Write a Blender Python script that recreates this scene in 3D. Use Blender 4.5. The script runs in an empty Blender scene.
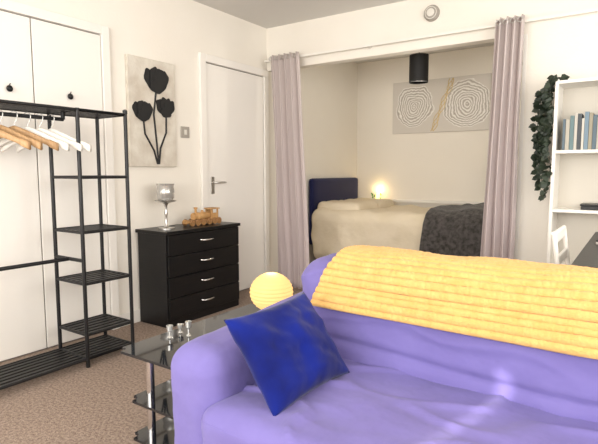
import bpy, bmesh, math, random
from mathutils import Vector, Matrix, noise
random.seed(4)
S=bpy.context.scene
S.view_settings.view_transform='Standard'
S.view_settings.look='None'
S.view_settings.exposure=0.12

# ---------------- materials
def mat(name,col,rough=.6,metal=0,col2=None,scale=20,bump=0,bscale=100,emit=None,estr=0,sheen=0,spec=.5,stretch=(1,1,1),trans=0,bdist=.01):
    m=bpy.data.materials.new(name); m.use_nodes=True
    nt=m.node_tree; N=nt.nodes; L=nt.links
    b=N['Principled BSDF']
    b.inputs['Base Color'].default_value=(*col,1)
    b.inputs['Roughness'].default_value=rough
    b.inputs['Metallic'].default_value=metal
    b.inputs['Specular IOR Level'].default_value=spec
    b.inputs['Sheen Weight'].default_value=sheen
    b.inputs['Transmission Weight'].default_value=trans
    tc=N.new('ShaderNodeTexCoord'); mp=N.new('ShaderNodeMapping'); mp.inputs['Scale'].default_value=stretch
    L.new(tc.outputs['Object'],mp.inputs['Vector'])
    if col2 is not None:
        n=N.new('ShaderNodeTexNoise'); n.inputs['Scale'].default_value=scale; n.inputs['Detail'].default_value=4
        L.new(mp.outputs[0],n.inputs['Vector'])
        r=N.new('ShaderNodeValToRGB'); r.color_ramp.elements[0].position=.35; r.color_ramp.elements[1].position=.65
        r.color_ramp.elements[0].color=(*col,1); r.color_ramp.elements[1].color=(*col2,1)
        L.new(n.outputs['Fac'],r.inputs['Fac']); L.new(r.outputs['Color'],b.inputs['Base Color'])
    if bump:
        n2=N.new('ShaderNodeTexNoise'); n2.inputs['Scale'].default_value=bscale; n2.inputs['Detail'].default_value=3
        L.new(mp.outputs[0],n2.inputs['Vector'])
        bp=N.new('ShaderNodeBump'); bp.inputs['Strength'].default_value=bump; bp.inputs['Distance'].default_value=bdist
        L.new(n2.outputs['Fac'],bp.inputs['Height']); L.new(bp.outputs['Normal'],b.inputs['Normal'])
    if emit:
        b.inputs['Emission Color'].default_value=(*emit,1); b.inputs['Emission Strength'].default_value=estr
    return m

M_wall=mat('wall_paint',(.84,.795,.715),.8,col2=(.86,.82,.745),scale=2,bump=.1,bscale=60)
M_alc=mat('alcove_paint',(.86,.81,.72),.85,col2=(.88,.83,.745),scale=2,bump=.1,bscale=60)
M_ceil=mat('ceiling_paint',(.70,.68,.645),.9,bump=.15,bscale=40)
M_white=mat('white_gloss',(.86,.83,.78),.4)
M_whitew=mat('white_wood',(.84,.81,.75),.45)
M_gapshade=mat('shadow_gap',(.25,.23,.21),.8)  # dark colour painted in as the shade around door leaves
M_carpet=mat('carpet',(.22,.155,.12),.95,col2=(.40,.31,.25),scale=75,bump=.8,bscale=160)
M_black=mat('black_metal',(.010,.010,.011),.4,spec=.35)
M_bwood=mat('black_wood',(.006,.006,.007),.33,col2=(.010,.009,.009),scale=8,stretch=(1,1,12),spec=.3)
M_chrome=mat('chrome',(.75,.75,.76),.15,1)
M_steel=mat('brushed_steel',(.55,.54,.52),.3,1)
M_glass=mat('black_glass',(.012,.014,.018),.04,spec=.9)
M_lav=mat('lavender_cover',(.155,.130,.345),.9,col2=(.172,.146,.375),scale=6,bump=.7,bscale=7,sheen=.1,bdist=.02,spec=.15)
M_yel=mat('mustard_plush',(.60,.35,.11),.95,col2=(.66,.40,.14),scale=25,bump=.4,bscale=160,sheen=.15,spec=.2)
M_blue=mat('blue_velvet',(.0012,.005,.085),.85,col2=(.0025,.011,.16),scale=7,bump=.4,bscale=9,sheen=.12,spec=.15,bdist=.02)
M_navy=mat('navy_velvet',(.005,.008,.06),.7,sheen=.2,spec=.2)
M_cream=mat('cream_bedding',(.76,.66,.49),.85,col2=(.80,.70,.54),scale=5,bump=.5,bscale=12,bdist=.02)
M_grey=mat('charcoal_fleece',(.035,.032,.03),.95,col2=(.10,.09,.085),scale=30,bump=.8,bscale=70,sheen=.2)
M_oak=mat('oak',(.38,.22,.10),.5,col2=(.50,.31,.15),scale=10,stretch=(1,12,1))
M_pine=mat('pine_toy',(.42,.22,.08),.55,col2=(.58,.34,.14),scale=14)
M_flower=mat('black_flower',(.006,.006,.007),.6)
M_canvas=mat('beige_canvas',(.56,.50,.42),.8,col2=(.70,.66,.58),scale=9,bump=.5,bscale=25)
M_paper=mat('lit_paper',(.42,.26,.10),.8,emit=(1,.62,.22),estr=.85)
M_leaf=mat('dark_leaf',(.010,.018,.010),.5,col2=(.025,.04,.02),scale=9)
M_plast=mat('white_plastic',(.72,.69,.63),.4)
M_plastd=mat('grey_plastic',(.36,.33,.29),.5)
# curtain fabric, slightly lighter towards the top
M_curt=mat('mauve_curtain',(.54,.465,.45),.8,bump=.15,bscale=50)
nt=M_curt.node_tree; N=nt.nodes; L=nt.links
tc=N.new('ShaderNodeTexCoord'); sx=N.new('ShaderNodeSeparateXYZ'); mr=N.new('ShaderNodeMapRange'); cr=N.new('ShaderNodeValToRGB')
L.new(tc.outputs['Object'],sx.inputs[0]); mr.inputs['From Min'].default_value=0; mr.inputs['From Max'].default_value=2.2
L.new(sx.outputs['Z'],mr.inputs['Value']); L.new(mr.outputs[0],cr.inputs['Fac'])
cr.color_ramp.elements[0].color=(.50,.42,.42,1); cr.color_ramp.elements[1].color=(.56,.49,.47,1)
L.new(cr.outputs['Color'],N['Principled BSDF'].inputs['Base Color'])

# ---------------- helpers
def link(o): S.collection.objects.link(o); return o
def group(name,loc,rz=0):
    e=bpy.data.objects.new(name,None); e.location=loc; e.rotation_euler=(0,0,rz); e.empty_display_size=.1
    link(e); return e
def put(o,root=None,local=False):
    if root is not None:
        o.parent=root
        if not local: o.matrix_parent_inverse=(Matrix.Translation(root.location)@Matrix.Rotation(root.rotation_euler[2],4,'Z')).inverted()
    return o
def obj(name,bm,m,root=None,local=False,smooth=False):
    me=bpy.data.meshes.new(name); bmesh.ops.recalc_face_normals(bm,faces=bm.faces); bm.to_mesh(me); bm.free()
    if smooth:
        for p in me.polygons: p.use_smooth=True
    ms=m if isinstance(m,list) else [m]
    for q in ms: me.materials.append(q)
    o=bpy.data.objects.new(name,me); link(o); return put(o,root,local)
def addbox(bm,x0,x1,y0,y1,z0,z1):
    r=bmesh.ops.create_cube(bm,size=1)
    for v in r['verts']:
        v.co=Vector(((x0+x1)/2+v.co.x*(x1-x0),(y0+y1)/2+v.co.y*(y1-y0),(z0+z1)/2+v.co.z*(z1-z0)))
    return r['verts']
def boxes(name,lst,m,root=None,local=False,bevel=0):
    bm=bmesh.new()
    for b in lst: addbox(bm,*b)
    o=obj(name,bm,m,root,local)
    if bevel:
        md=o.modifiers.new('b','BEVEL'); md.width=bevel; md.segments=3; md.limit_method='ANGLE'
    return o
def tube(name,paths,r,m,root=None,local=False,cyc=False,bez=False):
    cu=bpy.data.curves.new(name,'CURVE'); cu.dimensions='3D'; cu.bevel_depth=r; cu.bevel_resolution=4; cu.use_fill_caps=True
    for pts in paths:
        sp=cu.splines.new('POLY'); sp.points.add(len(pts)-1)
        for i,p in enumerate(pts): sp.points[i].co=(*p,1)
        sp.use_cyclic_u=cyc
    t=bpy.data.objects.new('tmp',cu); link(t)
    me=bpy.data.meshes.new_from_object(t.evaluated_get(bpy.context.evaluated_depsgraph_get()))
    bpy.data.objects.remove(t); me.name=name
    me.materials.clear(); me.materials.append(m)
    for p in me.polygons: p.use_smooth=True
    o=bpy.data.objects.new(name,me); link(o); return put(o,root,local)
def lathe(name,prof,c,m,root=None,local=False,seg=32,rot=None):
    bm=bmesh.new(); rings=[]
    for r,z in prof:
        rings.append([bm.verts.new((r*math.cos(2*math.pi*i/seg),r*math.sin(2*math.pi*i/seg),z)) for i in range(seg)])
    for a,b in zip(rings,rings[1:]):
        for i in range(seg): bm.faces.new((a[i],a[(i+1)%seg],b[(i+1)%seg],b[i]))
    bm.faces.new(rings[0]); bm.faces.new(rings[-1])
    if rot is not None: bm.transform(rot)
    bm.transform(Matrix.Translation(c))
    o=obj(name,bm,m,root,local,True)
    md=o.modifiers.new('e','EDGE_SPLIT'); md.split_angle=math.radians(40)
    return o
def rbox(name,x0,x1,y0,y1,z0,z1,r,m,root=None,local=False,n=28,fn=None):
    """soft upholstery box: rounded, dense, with optional displacement fn(co,normal)->co"""
    c=Vector(((x0+x1)/2,(y0+y1)/2,(z0+z1)/2)); h=Vector(((x1-x0)/2,(y1-y0)/2,(z1-z0)/2))
    bm=bmesh.new(); bmesh.ops.create_cube(bm,size=2)
    bmesh.ops.subdivide_edges(bm,edges=bm.edges[:],cuts=n,use_grid_fill=True)
    for v in bm.verts:
        p=Vector([math.sin(q*math.pi/2)*.5+q*.5 for q in v.co])
        p=Vector((p.x*h.x,p.y*h.y,p.z*h.z))
        inn=Vector([max(-(h[i]-r),min(h[i]-r,p[i])) for i in range(3)])
        d=p-inn
        if d.length<1e-6: d=Vector((0,0,1))
        nn=d.normalized()
        co=c+inn+nn*r
        if fn: co=fn(co,nn)
        v.co=co
    return obj(name,bm,m,root,local,True)
def wr(amp,f=6,seed=0,sx=1,sy=1,sz=1):
    def g(co,nn):
        p=Vector((co.x*f*sx+seed,co.y*f*sy,co.z*f*sz))
        a=noise.fractal(p,1,2,3)
        b=1-abs(noise.noise(p*1.7+Vector((9,3,1))))*2
        return co+nn*amp*(a*.7+b*.35)
    return g
def drape(name,path,x0,x1,m,root=None,local=False,nx=160,ns=80,thick=.015,disp=None):
    pts=[Vector((0,a,b)) for a,b in path]
    L=[0]
    for a,b in zip(pts,pts[1:]): L.append(L[-1]+(b-a).length)
    def at(s):
        for i in range(len(L)-1):
            if s<=L[i+1]+1e-9:
                return pts[i].lerp(pts[i+1],(s-L[i])/(L[i+1]-L[i]))
        return pts[-1]
    T=L[-1]; bm=bmesh.new(); grid=[]
    for j in range(ns+1):
        s=T*j/ns; p=at(s); e=.01
        t=(at(min(T,s+e))-at(max(0,s-e))).normalized(); nn=Vector((0,-t.z,t.y))
        row=[]
        for i in range(nx+1):
            x=x0+(x1-x0)*i/nx
            d,dx=disp(x,s,T) if disp else (0,0)
            row.append(bm.verts.new(Vector((x+dx,p.y,p.z))+nn*d))
        grid.append(row)
    for j in range(ns):
        for i in range(nx): bm.faces.new((grid[j][i],grid[j][i+1],grid[j+1][i+1],grid[j+1][i]))
    o=obj(name,bm,m,root,local,True)
    md=o.modifiers.new('s','SOLIDIFY'); md.thickness=thick; md.offset=0
    return o

# ---------------- room shell
H=2.5; YB=3.96; XR=4.3; YS=-1.4; YA=5.86; XO=2.33; ZO=2.10
boxes('floor',[(-.15,XR+.15,YS-.15,YA+.15,-.1,0)],M_carpet)
boxes('ceiling',[(-.15,XR+.15,YS-.15,YA+.15,H,H+.1)],M_ceil)
boxes('wall_left',[(-.15,0,YS-.15,YA+.15,0,H)],M_wall)
boxes('wall_back',[(0,XO,YB,YB+.10,ZO,H),(XO,XR,YB,YB+.10,0,H)],M_wall)
boxes('wall_far',[(0,XR,YA,YA+.15,0,H)],M_alc)
boxes('wall_recess',[(XO+.02,XO+.12,YB+.10,YA,0,H)],M_alc)
VY0,VY1=.3,3.3
WX0,WX1,WZ0,WZ1=.5,3.9,.75,2.2
boxes('wall_right',[(XR,XR+.15,YS-.15,VY0,0,H),(XR,XR+.15,VY1,YB+.1,0,H),(XR,XR+.15,VY0,VY1,0,WZ0),(XR,XR+.15,VY0,VY1,WZ1,H)],M_wall)
boxes('wall_front',[(0,WX0,YS-.15,YS,0,H),(WX1,XR,YS-.15,YS,0,H),(WX0,WX1,YS-.15,YS,0,WZ0),(WX0,WX1,YS-.15,YS,WZ1,H)],M_wall)
fr=[(WX0,WX1,YS-.10,YS-.04,WZ0,WZ0+.06),(WX0,WX1,YS-.10,YS-.04,WZ1-.06,WZ1),(WX0,WX1,YS-.10,YS-.04,1.62,1.70)]
for k in range(5):
    x=WX0+(WX1-WX0)*k/4; fr.append((max(WX0,x-.03),min(WX1,x+.03),YS-.10,YS-.04,WZ0,WZ1))
boxes('window_1',fr,M_white)
fr=[(XR+.04,XR+.10,VY0,VY1,WZ0,WZ0+.06),(XR+.04,XR+.10,VY0,VY1,WZ1-.06,WZ1),(XR+.04,XR+.10,VY0,VY1,1.62,1.70)]
for k in range(4):
    y=VY0+(VY1-VY0)*k/3; fr.append((XR+.04,XR+.10,max(VY0,y-.03),min(VY1,y+.03),WZ0,WZ1))
boxes('window_2',fr,M_white)
M_diffuser=bpy.data.materials.new('light_diffuser'); M_diffuser.use_nodes=True  # translucent stuff for unseen sheets added to soften window light
nt=M_diffuser.node_tree; nt.nodes.clear(); o_=nt.nodes.new('ShaderNodeOutputMaterial'); mx=nt.nodes.new('ShaderNodeMixShader')
d_=nt.nodes.new('ShaderNodeBsdfDiffuse'); t_=nt.nodes.new('ShaderNodeBsdfTranslucent')
d_.inputs[0].default_value=(.85,.85,.83,1); t_.inputs[0].default_value=(.85,.85,.83,1)
nt.links.new(d_.outputs[0],mx.inputs[1]); nt.links.new(t_.outputs[0],mx.inputs[2]); nt.links.new(mx.outputs[0],o_.inputs[0])
boxes('light_diffuser',[(WX0,2.02,YS+.005,YS+.012,WZ0,1.66),(2.065,2.34,YS+.005,YS+.012,WZ0,1.66),(2.375,WX1,YS+.005,YS+.012,WZ0,1.66),(WX0,WX1,YS+.005,YS+.012,1.66,WZ1)],M_diffuser)  # unseen sheets added to hold back the sun; slits pass narrow streaks
boxes('light_diffuser',[(XR-.012,XR-.005,VY0,VY1,WZ0,WZ1)],M_diffuser)
boxes('baseboard_left',[(0,.015,2.19,3.02,0,.09)],M_white)
boxes('baseboard_back',[(XO,XR,YB-.015,YB,0,.09)],M_white)
boxes('trim_1',[(XO-.005,XO+.02,YB-.004,YB+.104,0,ZO)],M_white)

# ---------------- door in left wall
g=group('door_1',(0,3.48,0))
boxes('architrave',[(0,.03,3.03,3.10,0,2.10),(0,.03,3.10,3.95,2.035,2.10),(0,.03,3.885,3.95,0,2.035)],M_white,g,bevel=.006)
boxes('gap_shade',[(0,.004,3.10,3.885,0,2.035)],M_gapshade,g)
boxes('leaf',[(.004,.014,3.108,3.877,.01,2.027)],M_white,g,bevel=.002)
boxes('handle_plate',[(.014,.020,3.145,3.185,.93,1.08)],M_steel,g,bevel=.002)
tube('handle_lever',[[(.02,3.165,1.03),(.06,3.165,1.03),(.065,3.19,1.03),(.065,3.28,1.03)]],.009,M_steel,g)

# ---------------- built in wardrobe doors
g=group('fitted_wardrobe',(0,1.4,0))
boxes('frame',[(0,.03,2.12,2.18,0,2.10),(0,.03,.50,2.12,2.04,2.10),(0,.03,.44,.50,0,2.10)],M_white,g,bevel=.004)
boxes('gap_shade',[(0,.004,.50,2.12,0,2.04)],M_gapshade,g)
for i,(a,b) in enumerate([(.505,1.08),(1.088,1.645),(1.653,2.115)]):
    boxes('door_leaf_%d'%i,[(.004,.018,a,b,.01,2.032)],M_white,g,bevel=.003)
for i,y in enumerate([1.50,1.875]):
    lathe('knob_%d'%i,[(.004,0),(.008,.004),(.017,.008),(.019,.014),(.014,.02),(.004,.022)],(.018,y,1.60),M_black,g,rot=Matrix.Rotation(math.pi/2,4,'Y'))
    tube('knob_stalk_%d'%i,[[(.03,y,1.616),(.03,y+.006,1.630)]],.003,M_black,g)

# ---------------- flower canvas
g=group('flower_canvas',(0,2.53,1.55))
boxes('canvas',[(.002,.03,2.316,2.753,1.16,1.95)],M_canvas,g,bevel=.004)
def petal(bm,cy,cz,a,b,ang,x):
    vs=[]
    for i in range(24):
        t=2*math.pi*i/24; rr=1+.07*math.sin(5*t+cy*40)
        py=a*math.cos(t)*rr; pz=b*math.sin(t)*rr
        vs.append(bm.verts.new((x,cy+py*math.cos(ang)-pz*math.sin(ang),cz+py*math.sin(ang)+pz*math.cos(ang))))
    r=bmesh.ops.extrude_face_region(bm,geom=[bm.faces.new(vs)])
    for v in r['geom']:
        if isinstance(v,bmesh.types.BMVert): v.co.x+=.003
bm=bmesh.new()
for k,(cy,cz,s) in enumerate([(2.57,1.79,.125),(2.435,1.555,.098),(2.65,1.60,.098)]):
    for j,(dy,dz,a,b,an) in enumerate([(-.45,.12,.42,.62,.45),(.45,.12,.42,.62,-.45),(-.12,.25,.40,.62,.1),(.2,.22,.38,.6,-.15),(0,-.30,.55,.38,0)]):
        petal(bm,cy+dy*s,cz+dz*s,a*s,b*s,an,.031+.0018*j)
obj('flower_heads',bm,M_flower,g)
tube('stems',[[(.033,2.57,1.77),(.033,2.535,1.55),(.033,2.555,1.35),(.033,2.57,1.18)],[(.033,2.435,1.54),(.033,2.45,1.40),(.033,2.53,1.28),(.033,2.56,1.18)],[(.033,2.655,1.58),(.033,2.65,1.42),(.033,2.59,1.30),(.033,2.575,1.18)]],.007,M_flower,g)

g=group('light_switch',(0,2.87,1.44))
boxes('plate',[(0,.010,2.825,2.915,1.395,1.485)],M_plastd,g,bevel=.003)
boxes('rocker',[(.010,.015,2.857,2.883,1.42,1.46)],M_plast,g,bevel=.002)

# ---------------- smoke alarm on bulkhead
RX=Matrix.Rotation(math.pi/2,4,'X')
g=group('smoke_alarm',(1.645,YB,2.36))
lathe('body',[(.062,0),(.062,.015),(.052,.03),(.03,.034)],(1.645,YB-.001,2.36),M_plastd,g,rot=RX)
lathe('vent',[(.03,0),(.03,.008),(.02,.010)],(1.645,YB-.034,2.36),M_plast,g,rot=RX)
tube('ring',[[(1.645+.045*math.cos(t),YB-.034,2.36+.045*math.sin(t)) for t in [i*math.pi/12 for i in range(24)]]],.003,M_plast,g,cyc=True)

# ---------------- curtain track and curtains
g=group('curtain_rail',(1.6,YB-.05,2.16))
boxes('track',[(.02,3.3,YB-.070,YB-.055,2.165,2.185)],M_whitew,g)
boxes('brackets',[(x,x+.03,YB-.06,YB,2.165,2.18) for x in (.1,1.1,2.2,3.2)],M_whitew,g)
def curtain(name,t0,t1,b0,b1,zb,folds):
    g=group(name,((t0+t1)/2,YB-.12,0))
    bm=bmesh.new(); nx=200; nz=40; G=[]
    for j in range(nz+1):
        w=j/nz; z=2.20+(zb-2.20)*w; row=[]
        x0=t0+(b0-t0)*w**.8; x1=t1+(b1-t1)*w**.8
        for i in range(nx+1):
            u=i/nx; ph=u*folds*2*math.pi+.5*math.sin(w*3+u*5)*w
            am=.034*(1+.25*math.sin(u*17+w*2))
            row.append(bm.verts.new((x0+(x1-x0)*u+.008*math.sin(ph*2)+.01*math.sin(w*6+u*4)*w,YB-.118+am*math.sin(ph),z)))
        G.append(row)
    for j in range(nz):
        for i in range(nx): bm.faces.new((G[j][i],G[j][i+1],G[j+1][i+1],G[j+1][i]))
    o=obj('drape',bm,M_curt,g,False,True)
    md=o.modifiers.new('s','SOLIDIFY'); md.thickness=.003
    tube('eyelets',[[ (t0+(t1-t0)*(k+.5)/folds+.017*math.cos(a),YB-.160,2.165+.017*math.sin(a)) for a in [q*math.pi/6 for q in range(13)]] for k in range(folds)],.003,M_steel,g)
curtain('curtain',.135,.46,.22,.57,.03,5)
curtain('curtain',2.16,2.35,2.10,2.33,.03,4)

# ---------------- bed in the alcove
g=group('bed',(1.05,5.2,0))
boxes('divan_base',[(.12,2.05,4.74,5.72,.0,.34)],M_cream,g,bevel=.02)
def duv(co,nn):
    co=wr(.034,3.6,3,1,1,.6)(co,nn)
    if nn.y<-.4: co.y-=.018*math.sin(co.x*13+2*math.sin(co.x*4))*max(0,min(1,(.72-co.z)*3))
    return co
rbox('duvet',.075,2.08,4.60,5.76,.14,.71,.12,M_cream,g,n=50,fn=duv)
rbox('pillow',.10,.62,4.70,5.22,.65,.79,.065,M_cream,g,fn=wr(.015,5,8),n=14)
rbox('pillow_b',.10,.62,5.22,5.72,.65,.79,.065,M_cream,g,fn=wr(.015,5,18),n=14)
rbox('headboard',.012,.07,4.68,5.79,.30,1.05,.028,M_navy,g,n=12)
def gd(x,s,T): return (.016*noise.noise(Vector((x*6,s*5,1)))+.014*math.sin(x*14+s*2)+.018, (.12*s-.06)*(1 if x<1.7 else 0)*max(0,1-(x-1.3)*2.5))
drape('throw_blanket',[(4.545,.33),(4.555,.5),(4.565,.62),(4.61,.695),(4.70,.738),(5.2,.748),(5.70,.745),(5.76,.71),(5.775,.6)],1.42,2.11,M_grey,g,thick=.02,nx=60,disp=gd)
g=group('wall_ledge',(1.2,5.83,.77)); boxes('board',[(.10,2.33,5.80,5.86,.75,.78)],M_whitew,g)
g=group('candle_lantern',(.30,5.83,.78))
lathe('cup',[(.018,.0),(.026,.01),(.028,.06),(.026,.075)],(.32,5.832,.781),mat('lantern_glow',(.5,.7,.3),.3,emit=(1,.72,.25),estr=2.5),g)
bm=bmesh.new()
for i in range(26):
    a=random.uniform(0,6.28); c=Vector((.27+random.uniform(-.04,.10),5.83+random.uniform(-.015,.015),.782+random.uniform(0,.06)))
    d=Vector((math.cos(a),.2*math.sin(a),random.uniform(.2,1))).normalized()*.03; s=Vector((-d.z,0,d.x))*.35
    bm.faces.new([bm.verts.new(p) for p in (c,c+d*.5+s,c+d,c+d*.5-s)])
obj('greenery',bm,mat('green_leaf',(.10,.25,.05),.6),g)

# ---------------- alcove painting
M_ring=bpy.data.materials.new('tree_ring_art'); M_ring.use_nodes=True
nt=M_ring.node_tree; N=nt.nodes; L=nt.links; b=N['Principled BSDF']; b.inputs['Roughness'].default_value=.6
tc=N.new('ShaderNodeTexCoord')
def ringn(cx,cz,R):
    nz=N.new('ShaderNodeTexNoise'); nz.inputs['Scale'].default_value=6; nz.inputs['Detail'].default_value=5; L.new(tc.outputs['Object'],nz.inputs['Vector'])
    sub=N.new('ShaderNodeVectorMath'); sub.operation='SUBTRACT'; sub.inputs[1].default_value=(cx,0,cz); L.new(tc.outputs['Object'],sub.inputs[0])
    mu=N.new('ShaderNodeVectorMath'); mu.operation='MULTIPLY'; mu.inputs[1].default_value=(1,0,1); L.new(sub.outputs[0],mu.inputs[0])
    ln=N.new('ShaderNodeVectorMath'); ln.operation='LENGTH'; L.new(mu.outputs[0],ln.inputs[0])
    a=N.new('ShaderNodeMath'); a.operation='MULTIPLY_ADD'; a.inputs[1].default_value=.14; L.new(nz.outputs['Fac'],a.inputs[0]); L.new(ln.outputs['Value'],a.inputs[2])
    f=N.new('ShaderNodeMath'); f.operation='MULTIPLY'; f.inputs[1].default_value=210; L.new(a.outputs[0],f.inputs[0])
    s=N.new('ShaderNodeMath'); s.operation='SINE'; L.new(f.outputs[0],s.inputs[0])
    lt=N.new('ShaderNodeMath'); lt.operation='LESS_THAN'; lt.inputs[1].default_value=R; L.new(a.outputs[0],lt.inputs[0])
    m=N.new('ShaderNodeMath'); m.operation='MULTIPLY'; L.new(s.outputs[0],m.inputs[0]); L.new(lt.outputs[0],m.inputs[1])
    return m
r1=ringn(.78,1.90,.31); r2=ringn(1.40,1.89,.34)
ad=N.new('ShaderNodeMath'); ad.operation='ADD'; L.new(r1.outputs[0],ad.inputs[0]); L.new(r2.outputs[0],ad.inputs[1])
mr=N.new('ShaderNodeMapRange'); mr.inputs['From Min'].default_value=-1; mr.inputs['From Max'].default_value=1; L.new(ad.outputs[0],mr.inputs['Value'])
cr=N.new('ShaderNodeValToRGB'); cr.color_ramp.elements[0].color=(.42,.38,.33,1); cr.color_ramp.elements[0].position=.0
cr.color_ramp.elements[1].color=(.66,.62,.56,1); cr.color_ramp.elements[1].position=.5
e=cr.color_ramp.elements.new(1.0); e.color=(.88,.86,.82,1)
L.new(mr.outputs[0],cr.inputs['Fac']); L.new(cr.outputs['Color'],b.inputs['Base Color'])
g=group('ring_painting',(1.08,5.86,1.9))
boxes('canvas',[(.507,1.657,5.825,5.8595,1.586,2.20)],M_ring,g,bevel=.003)
M_gold=mat('gold_leaf',(.60,.46,.24),.4,.5)
tube('gold_vein',[[(.99+k*.0115+.02*math.sin(k*.9+q*2)+q*.012,5.824,1.60+k*.0295) for k in range(21)] for q in range(4)],.005,M_gold,g)

# ---------------- pendant
g=group('pendant_lamp',(1.30,4.6,2.1))
lathe('shade',[(.088,0),(.088,.25),(.084,.25),(.084,0)],(1.30,4.6,1.955),mat('black_shade',(.008,.008,.009),.6),g)
tube('cord',[[(1.30,4.6,2.10),(1.30,4.6,H)]],.004,M_black,g)
tube('spider',[[(1.216,4.6,2.19),(1.384,4.6,2.19)],[(1.30,4.516,2.19),(1.30,4.684,2.19)]],.002,M_black,g)
lathe('bulb',[(.012,.09),(.013,.06),(.028,.03),(.03,.01),(.02,-.012),(.004,-.02)],(1.30,4.6,2.06),mat('bulb_glass',(.8,.8,.78),.2),g)
lathe('ceiling_rose',[(.045,0),(.045,-.012),(.02,-.03)],(1.30,4.6,H),M_plast,g)

# ---------------- dresser
g=group('chest_of_drawers',(.17,2.75,0))
boxes('carcass',[(.02,.325,2.365,3.135,0,.675)],M_bwood,g,bevel=.002)
boxes('top',[(.005,.345,2.355,3.145,.675,.70)],M_bwood,g,bevel=.003)
dr=[];ha=[]
for k in range(4):
    z0=.055+k*.155
    dr.append((.325,.342,2.375,3.125,z0+.004,z0+.149))
    ha.append([(.342,2.69,z0+.09),(.362,2.70,z0+.088),(.366,2.75,z0+.086),(.362,2.80,z0+.088),(.342,2.81,z0+.09)])
boxes('drawer_fronts',dr,M_bwood,g,bevel=.004)
tube('handles',ha,.0065,M_chrome,g)

# candle holder
g=group('candle_holder',(.18,2.50,.70))
lathe('stand',[(.06,0),(.06,.008),(.02,.014),(.01,.03),(.009,.10),(.014,.115),(.009,.13),(.01,.17),(.02,.19),(.075,.205),(.078,.212),(.07,.214),(.004,.212)],(.18,2.50,.70),M_steel,g)
lathe('glass_cup',[(.05,0),(.062,.02),(.065,.06),(.06,.10),(.066,.12),(.063,.12),(.057,.10),(.061,.06),(.058,.02),(.046,.004)],(.18,2.50,.914),mat('smoked_silver_glass',(.55,.54,.52),.15,.6),g)
lathe('candle',[(.03,0),(.03,.06),(.004,.062)],(.18,2.50,.918),M_cream,g)

# wooden toy train
g=group('wooden_toy_train',(.19,2.86,.70))
Z=.701
boxes('chassis',[(.16,.22,2.69,3.03,Z+.028,Z+.042)],M_pine,g,bevel=.003)
boxes('cab',[(.155,.225,2.93,3.01,Z+.042,Z+.062),(.155,.165,2.93,3.01,Z+.062,Z+.12),(.215,.225,2.93,3.01,Z+.062,Z+.09),(.215,.225,2.93,2.945,Z+.09,Z+.12),(.215,.225,2.995,3.01,Z+.09,Z+.12),(.148,.232,2.92,3.02,Z+.12,Z+.13)],M_pine,g,bevel=.002)
lathe('boiler',[(.026,0),(.028,.004),(.028,.12),(.031,.122),(.031,.13),(.028,.132),(.028,.17)],(.19,2.93,Z+.072),M_pine,g,rot=Matrix.Rotation(math.pi/2,4,'X'))
lathe('funnel',[(.010,0),(.009,.035),(.016,.045),(.016,.052)],(.19,2.79,Z+.09),M_pine,g)
lathe('dome',[(.012,0),(.012,.015),(.006,.022)],(.19,2.86,Z+.095),M_pine,g)
M_pine2=mat('dark_pine',(.30,.15,.055),.55)
for i,y in enumerate([2.715,2.775,2.835,2.90,2.96,3.01]):
    for s,x in enumerate((.143,.225)):
        lathe('wheel_%d_%d'%(i,s),[(.026,0),(.026,.010),(.022,.012),(.02,.009),(.006,.009),(.005,.013)],(x,y,Z+.026),M_pine2,g,rot=Matrix.Rotation(math.pi/2,4,'Y'),seg=20)
boxes('buffer',[(.165,.215,2.675,2.69,Z+.02,Z+.05)],M_pine,g,bevel=.002)

# ---------------- garment rack
XA,XB=.22,.50; Y0,Y1,Y2=.72,1.62,1.93
g=group('garment_rack',(.36,1.3,0))
r=.011
posts=[[(x,y,0),(x,y,1.47)] for x in (XA,XB) for y in (Y0,Y1,Y2)]
tube('posts',posts,r,M_black,g)
cross=[]
for z in (.05,1.46): 
    cross+=[[(XA,Y0,z),(XA,Y2,z)],[(XB,Y0,z),(XB,Y2,z)],[(XA,Y0,z),(XB,Y0,z)]]
for z in (.05,.19,.485,.78,1.09,1.46):
    cross+=[[(XA,Y1,z),(XB,Y1,z)],[(XA,Y2,z),(XB,Y2,z)],[(XA,Y1,z),(XA,Y2,z)],[(XB,Y1,z),(XB,Y2,z)]]
tube('rails',cross,.009,M_black,g)
tube('hanging_rail',[[(.36,Y0,1.415),(.36,Y1,1.415)],[(.36,Y0,1.415),(.36,Y0,1.46)],[(.36,Y1,1.415),(.36,Y1,1.46)],[(.36,Y0,.62),(.36,Y1,.62)],[(XA,Y1,.62),(XB,Y1,.62)],[(XA,Y0,.62),(XB,Y0,.62)]],.011,M_black,g)
sl=[]
for z in (.19,.485,.78,1.09):
    for k in range(6):
        x=XA+.02+(XB-XA-.04)*k/5; sl.append((x-.013,x+.013,Y1,Y2,z-.004,z+.004))
for z in (.05,1.46):
    for k in range(7):
        x=XA+.015+(XB-XA-.03)*k/6; sl.append((x-.011,x+.011,Y0,Y2,z-.004,z+.004))
boxes('slats',sl,M_black,g)
lathe('cap_a',[(.014,0),(.014,.02),(.006,.026)],(XB,Y2,1.465),M_black,g,seg=12)
lathe('cap_b',[(.014,0),(.014,.02),(.006,.026)],(XA,Y2,1.465),M_black,g,seg=12)

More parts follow.
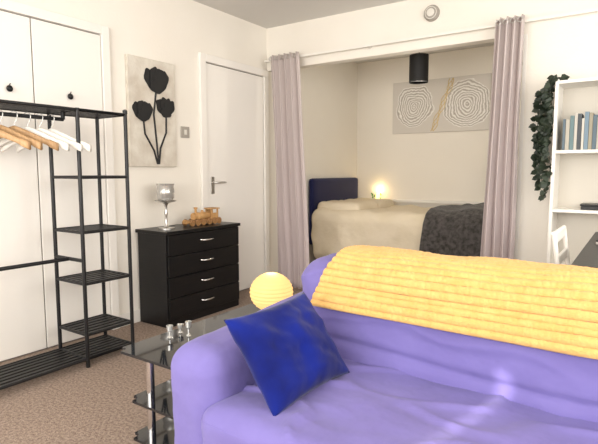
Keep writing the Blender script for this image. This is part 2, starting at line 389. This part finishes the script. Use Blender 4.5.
def hanger(y,m,ang):
    g=group('clothes_hanger',(.36,y,1.42)); 
    R=Matrix.Translation((.36,y,1.42))@Matrix.Rotation(ang,4,'Z')
    pts=[]
    for k in range(13):
        a=math.radians(-20+k*200/12); pts.append(R@Vector((.019*math.cos(a),0,-.0035+.019*math.sin(a)-.001)))
    pts=[R@Vector((0,0,-.085)),R@Vector((0,0,-.05)),R@Vector((.016,0,-.025))]+pts
    tube('hook',[pts],.0022,M_steel,g)
    bm=bmesh.new(); rows=[]
    for k in range(25):
        u=-1+2*k/24; x=.215*u; z=-.085-.085*abs(u)**1.25-.0; hh=.014+.012*(1-abs(u))**2+(.006 if abs(u)>.8 else 0)
        yb=.012*u*u
        t=.007+.004*abs(u)
        rows.append([bm.verts.new(R@Vector((x,yb+a*t,z+c*hh))) for a,c in ((-1,-.7),(-1,.7),(-.5,1),(.5,1),(1,.7),(1,-.7),(.5,-1),(-.5,-1))])
    for a,b2 in zip(rows,rows[1:]):
        for i in range(8): bm.faces.new((a[i],a[(i+1)%8],b2[(i+1)%8],b2[i]))
    bm.faces.new(rows[0]); bm.faces.new(rows[-1])
    obj('shoulder',bm,m,g,False,True)
for i,(y,m,a) in enumerate([(1.21,M_oak,.55),(1.28,M_oak,.45),(1.35,M_oak,.62),(1.42,M_whitew,.5),(1.485,M_whitew,.62),(1.55,M_whitew,.5)]):
    hanger(y,m,a)

# ---------------- glass coffee table
TX0,TX1,TY0,TY1=1.46,1.84,1.13,1.96
g=group('glass_coffee_table',(1.65,1.55,0))
def slab(name,x0,x1,y0,y1,z,t=.01):
    bm=bmesh.new(); vs=addbox(bm,x0,x1,y0,y1,z-t,z)
    ed=[e for e in bm.edges if abs(e.verts[0].co.z-e.verts[1].co.z)>.005]
    bmesh.ops.bevel(bm,geom=ed,offset=.03,segments=5,affect='EDGES')
    obj(name,bm,M_glass,g)
slab('glass_top',TX0,TX1,TY0,TY1,.45)
slab('shelf_mid',TX0+.02,TX1-.02,TY0+.03,TY1-.03,.25)
slab('shelf_low',TX0+.02,TX1-.02,TY0+.03,TY1-.03,.10)
tube('legs',[[(x,y,0),(x,y,.44)] for x in (TX0+.085,TX1-.06) for y in (TY0+.09,TY1-.09)],.016,M_chrome,g)
lathe('foot',[(.024,0),(.024,.012),(.016,.02)],(TX0+.085,TY0+.09,0),M_chrome,g)

LX,LY=1.655,1.85
g=group('paper_lantern_lamp',(LX,LY,.45))
pr=[]
for k in range(29):
    a=-math.pi/2+.22+(math.pi-.44)*k/28
    pr.append(((.104*math.cos(a))*(1-.04*(k%2)),.10+.092*math.sin(a)))
lathe('paper_shade',pr,(LX,LY,.455),M_paper,g,seg=40)
tube('base_ring',[[(LX+.03*math.cos(t),LY+.03*math.sin(t),.454) for t in [i*math.pi/12 for i in range(24)]]],.003,M_black,g,cyc=True)

g=group('tealight_holders',(1.53,1.36,.45))
M_tl=mat('clear_silver',(.6,.6,.58),.15,.7)
for i,(x,y,h) in enumerate([(1.525,1.34,.05),(1.57,1.40,.06),(1.51,1.41,.035)]):
    lathe('cup_%d'%i,[(.012,0),(.004,.008),(.004,h*.5),(.012,h*.6),(.014,h),(.012,h),(.010,h*.65)],(x,y,.4502),M_tl,g,seg=20)

# ---------------- sofa
sg=group('sofa',(1.88,1.84,0),math.radians(-2))
W=2.0
def backf(co,nn):
    co=wr(.014,3.2,2,1,1,1.3)(co,nn)
    if nn.y<-.5:
        co.y+=.014*math.exp(-((co.z-.50-.012*math.sin(co.x*5))/.014)**2)
        co.y-=.010*(1-min(1,abs(noise.noise(Vector((co.x*3,co.z*5,7)))*7)))
    co.y-= .03*(1-co.z/.8)*(1 if nn.y<0 else 0)
    return co
rbox('backrest',.12,W-.03,-.28,0,.06,.80,.10,M_lav,sg,True,n=90,fn=backf)
def armf(s):
    def f(co,nn):
        co=wr(.009,4,s)(co,nn)
        if co.z>.3: co.z+=.05*(co.y+.83)/.83-.012
        return co
    return f
rbox('arm_left',.012,.23,-.835,-.03,.03,.595,.08,M_lav,sg,True,n=34,fn=armf(5))
rbox('arm_right',W-.23,W-.012,-.835,-.03,.03,.595,.08,M_lav,sg,True,n=34,fn=armf(11))
def seatf(co,nn):
    co=wr(.011,3,7,.8,1.6,1)(co,nn)
    if nn.z>.3:
        co.z+=.006*math.sin((co.x*1.2+co.y*2.2)*9)*max(0,min(1,(-co.y-.2)))
        co.z+=.013*(1-min(1,abs(noise.noise(Vector((co.x*2.2+co.y*1.5,co.y*5-co.x*1.0,3)))*8)))
    return co
rbox('seat',.19,W-.19,-.86,-.22,.04,.45,.055,M_lav,sg,True,n=90,fn=seatf)
boxes('feet',[(x,x+.05,y,y+.05,0,.06) for x in (.06,W-.11) for y in (-.78,-.12)],M_bwood,sg,True)

# mustard throw on back
def yd(x,s,T):
    rib=abs(math.sin((s+.004*math.sin(x*3))*math.pi/.023))**.8*.0085
    pop=.0022*noise.noise(Vector((x*90,math.floor(s/.023)*3.1,0)))
    low=.014*noise.noise(Vector((x*4,s*6,4)))
    edge=.018*math.sin(s*8)+.02*noise.noise(Vector((s*9,2,x)))+min(s,.35)*.18
    f=max(0,1-(x-.22)/.6)
    return (rib+pop+low+.011, edge*f)
path=[(-.312,.635),(-.305,.67)]+[(-.18-.108*math.cos(a),.70+.112*math.sin(a)) for a in [i*math.pi/2/8 for i in range(9)]]
path+=[(-.10+.108*math.sin(a),.70+.112*math.cos(a)) for a in [i*math.pi/2/8 for i in range(9)]]+[(.016,.55)]
g2=group('mustard_throw',(1.88,1.84,0),math.radians(-2))
drape('blanket',path,.23,1.92,M_yel,g2,True,nx=700,ns=260,thick=.010,disp=yd)

# blue cushion
def cushion(name,c,wv,uv,w,h,T,m):
    wv=wv.normalized(); uv=(uv-wv*uv.dot(wv)).normalized(); nv=wv.cross(uv)
    g=group(name,c); bm=bmesh.new(); n=40
    def P(a,b,s):
        e=(max(0,1-a*a)*max(0,1-b*b))**.42
        k=1-.09*(1-abs(a)**2)*abs(b)**3; k2=1-.09*(1-abs(b)**2)*abs(a)**3
        q=wv*(a*w/2*k2)+uv*(b*h/2*k)+nv*(s*T*e)
        wob=(noise.noise(Vector((a*2.2,b*2.2,s*3)))*.022+noise.noise(Vector((a*5,b*5,s*3)))*.008)*e
        return Vector(c)+q+nv*wob*s
    for s in (1,-1):
        G=[[bm.verts.new(P(-1+2*i/n,-1+2*j/n,s)) for i in range(n+1)] for j in range(n+1)]
        for j in range(n):
            for i in range(n): bm.faces.new((G[j][i],G[j][i+1],G[j+1][i+1],G[j+1][i]))
    bmesh.ops.remove_doubles(bm,verts=bm.verts,dist=.0005)
    obj('cover',bm,m,g,False,True)
cushion('blue_cushion',(2.20,1.235,.575),Vector((.08,1,.03)),Vector((-.62,0,.80)),.38,.31,.06,M_blue)

# ---------------- bookcase
g=group('bookcase',(3.0,3.82,0)); BX0,BX1,BY0,BY1=2.58,3.42,3.69,3.945
boxes('sides',[(BX0,BX0+.02,BY0,BY1,0,1.72),(BX1-.02,BX1,BY0,BY1,0,1.72)],M_whitew,g,bevel=.001)
boxes('shelves',[(BX0+.02,BX1-.02,BY0,BY1,z-.02,z) for z in (.10,.49,.875,1.262,1.71)],M_whitew,g,bevel=.001)
boxes('back_panel',[(BX0+.02,BX1-.02,BY1-.008,BY1,0.1,1.7)],mat('bookcase_back',(.60,.56,.49),.6),g)
g=group('books',(2.9,3.82,1.262))
x=2.632; i=0
cols=[(.10,.14,.17),(.42,.39,.33),(.13,.20,.21),(.50,.47,.42),(.06,.07,.08),(.55,.52,.46),(.17,.24,.30),(.30,.27,.20)]
bmats=[mat('book_cover_%d'%k,c,.6) for k,c in enumerate(cols)]
while x<3.30:
    w=random.uniform(.014,.026); h=random.uniform(.19,.245); d=random.uniform(.13,.16)
    boxes('book_%d'%i,[(x,x+w-.001,3.72,3.72+d,1.263,1.263+h)],bmats[i%8],g,bevel=.002)
    x+=w; i+=1
g=group('storage_box',(2.9,3.8,.876))
boxes('body',[(2.76,3.02,3.72,3.90,.876,.90)],M_black,g,bevel=.003)
boxes('lid',[(2.755,3.025,3.715,3.905,.90,.912)],M_bwood,g,bevel=.003)

# trailing plant
g=group('trailing_ivy',(2.54,3.75,1.7))
st=[];bm=bmesh.new()
for k in range(6):
    bx=2.525-.018*(k-2); by=3.70+.032*k; zb=[.96,1.14,1.03,1.26,1.10,1.2][k]
    pts=[(2.60,by,1.728),(2.58,by,1.735),(2.555,by,1.70)]
    z=1.66
    while z>zb:
        pts.append((bx+.012*math.sin(z*18+k*2),by+.015*math.cos(z*15+k),z)); z-=.035
    st.append(pts)
    for p in pts:
        for q in range(3):
            c=Vector(p); a=random.uniform(0,6.28); d=Vector((math.cos(a)*.8,math.sin(a)*.6-.2,random.uniform(-.9,.3))).normalized()*random.uniform(.038,.055)
            s=d.cross(Vector((random.uniform(-.4,.4),1,random.uniform(-.3,.5)))).normalized()*.019
            c=c+d*.2
            if c.z<1.725 and c.x+d.x>2.565: d.x=-abs(d.x)
            up=d.cross(s).normalized()*.004
            vs=[bm.verts.new(v) for v in (c,c+d*.25+s,c+d*.6+s*.9,c+d+up,c+d*.6-s*.9,c+d*.25-s)]
            bm.faces.new(vs)
obj('leaves',bm,M_leaf,g)
tube('vines',st,.0022,M_leaf,g)

# desk + chair
g=group('desk',(3.3,2.7,0))
boxes('top',[(2.87,3.75,2.12,3.40,.745,.77)],M_bwood,g,bevel=.003)
boxes('frame',[(2.92,3.72,2.15,2.18,.69,.745),(2.92,3.72,3.34,3.37,.69,.745)],M_black,g)
boxes('legs',[(x,x+.04,y,y+.04,0,.745) for x in (2.92,3.68) for y in (2.15,3.33)],M_black,g)
g=group('laptop',(3.08,2.95,.77))
boxes('base',[(2.91,3.14,2.78,3.10,.7705,.785)],M_plastd,g,bevel=.004)
boxes('lid',[(2.91,3.14,2.78,3.10,.786,.793)],M_black,g,bevel=.003)
g=group('folding_chair',(2.9,2.9,0))
tube('frame',[[(2.86,y,.0),(2.74,y,.82)] for y in (2.68,3.06)]+[[(2.74,2.68,.82),(2.74,3.06,.82)]]+[[(2.72,y,.012),(3.08,y,.45)] for y in (2.71,3.03)]+[[(2.80,2.68,.43),(2.80,3.06,.43)]],.012,M_whitew,g)
boxes('back_slats',[(2.735,2.75,2.68,3.06,.77,.82),(2.75,2.765,2.68,3.06,.66,.71)],M_whitew,g,bevel=.004)
boxes('seat_slats',[(2.80+k*.06,2.85+k*.06,2.70,3.04,.44,.455) for k in range(5)],M_whitew,g,bevel=.003)

# ---------------- lighting
def area(name,loc,rot,sx,sy,e,col):
    l=bpy.data.lights.new(name,'AREA'); l.shape='RECTANGLE'; l.size=sx; l.size_y=sy; l.energy=e; l.color=col
    o=bpy.data.objects.new(name,l); o.location=loc; o.rotation_euler=rot; link(o); return o
area('window_daylight',(2.2,YS+.05,1.48),(math.radians(90),0,0),3.3,1.4,130,(1,.97,.93))
area('window_daylight_side',(XR-.04,1.8,1.48),(math.radians(90),0,math.radians(90)),2.9,1.4,56,(1,.97,.93))
pl=bpy.data.lights.new('alcove_fill','POINT'); pl.energy=9; pl.shadow_soft_size=.05; pl.color=(1,.90,.76)  # added fill below the unlit pendant to brighten the alcove
po=bpy.data.objects.new('alcove_fill',pl); po.location=(1.30,4.6,1.90); link(po)
pl=bpy.data.lights.new('lantern_candle','POINT'); pl.energy=.8; pl.shadow_soft_size=.02; pl.color=(1,.70,.32)
po=bpy.data.objects.new('lantern_candle',pl); po.location=(.34,5.80,.90); link(po)
pl=bpy.data.lights.new('paper_lamp_glow','POINT'); pl.energy=1.2; pl.shadow_soft_size=.03; pl.color=(1,.68,.35)
po=bpy.data.objects.new('paper_lamp_glow',pl); po.location=(LX,LY,.67); link(po)
sun=bpy.data.lights.new('sun','SUN'); sun.energy=5; sun.angle=.012; sun.color=(1,.93,.82)
so=bpy.data.objects.new('sun',sun); so.rotation_euler=Vector((.25,1,-.36)).to_track_quat('-Z','Y').to_euler(); so.location=(1,-4,4); link(so)
w=bpy.data.worlds.new('World'); S.world=w; w.use_nodes=True
w.node_tree.nodes['Background'].inputs[0].default_value=(.8,.88,1,1); w.node_tree.nodes['Background'].inputs[1].default_value=1.2

# ---------------- camera
cam=bpy.data.cameras.new('cam'); cam.sensor_width=36; cam.lens=500/598*36; cam.clip_start=.02
co=bpy.data.objects.new('camera',cam); link(co)
co.location=(3.07,0,1.12)
co.rotation_euler=(math.radians(90-5.71),0,math.radians(34.2))
S.camera=co
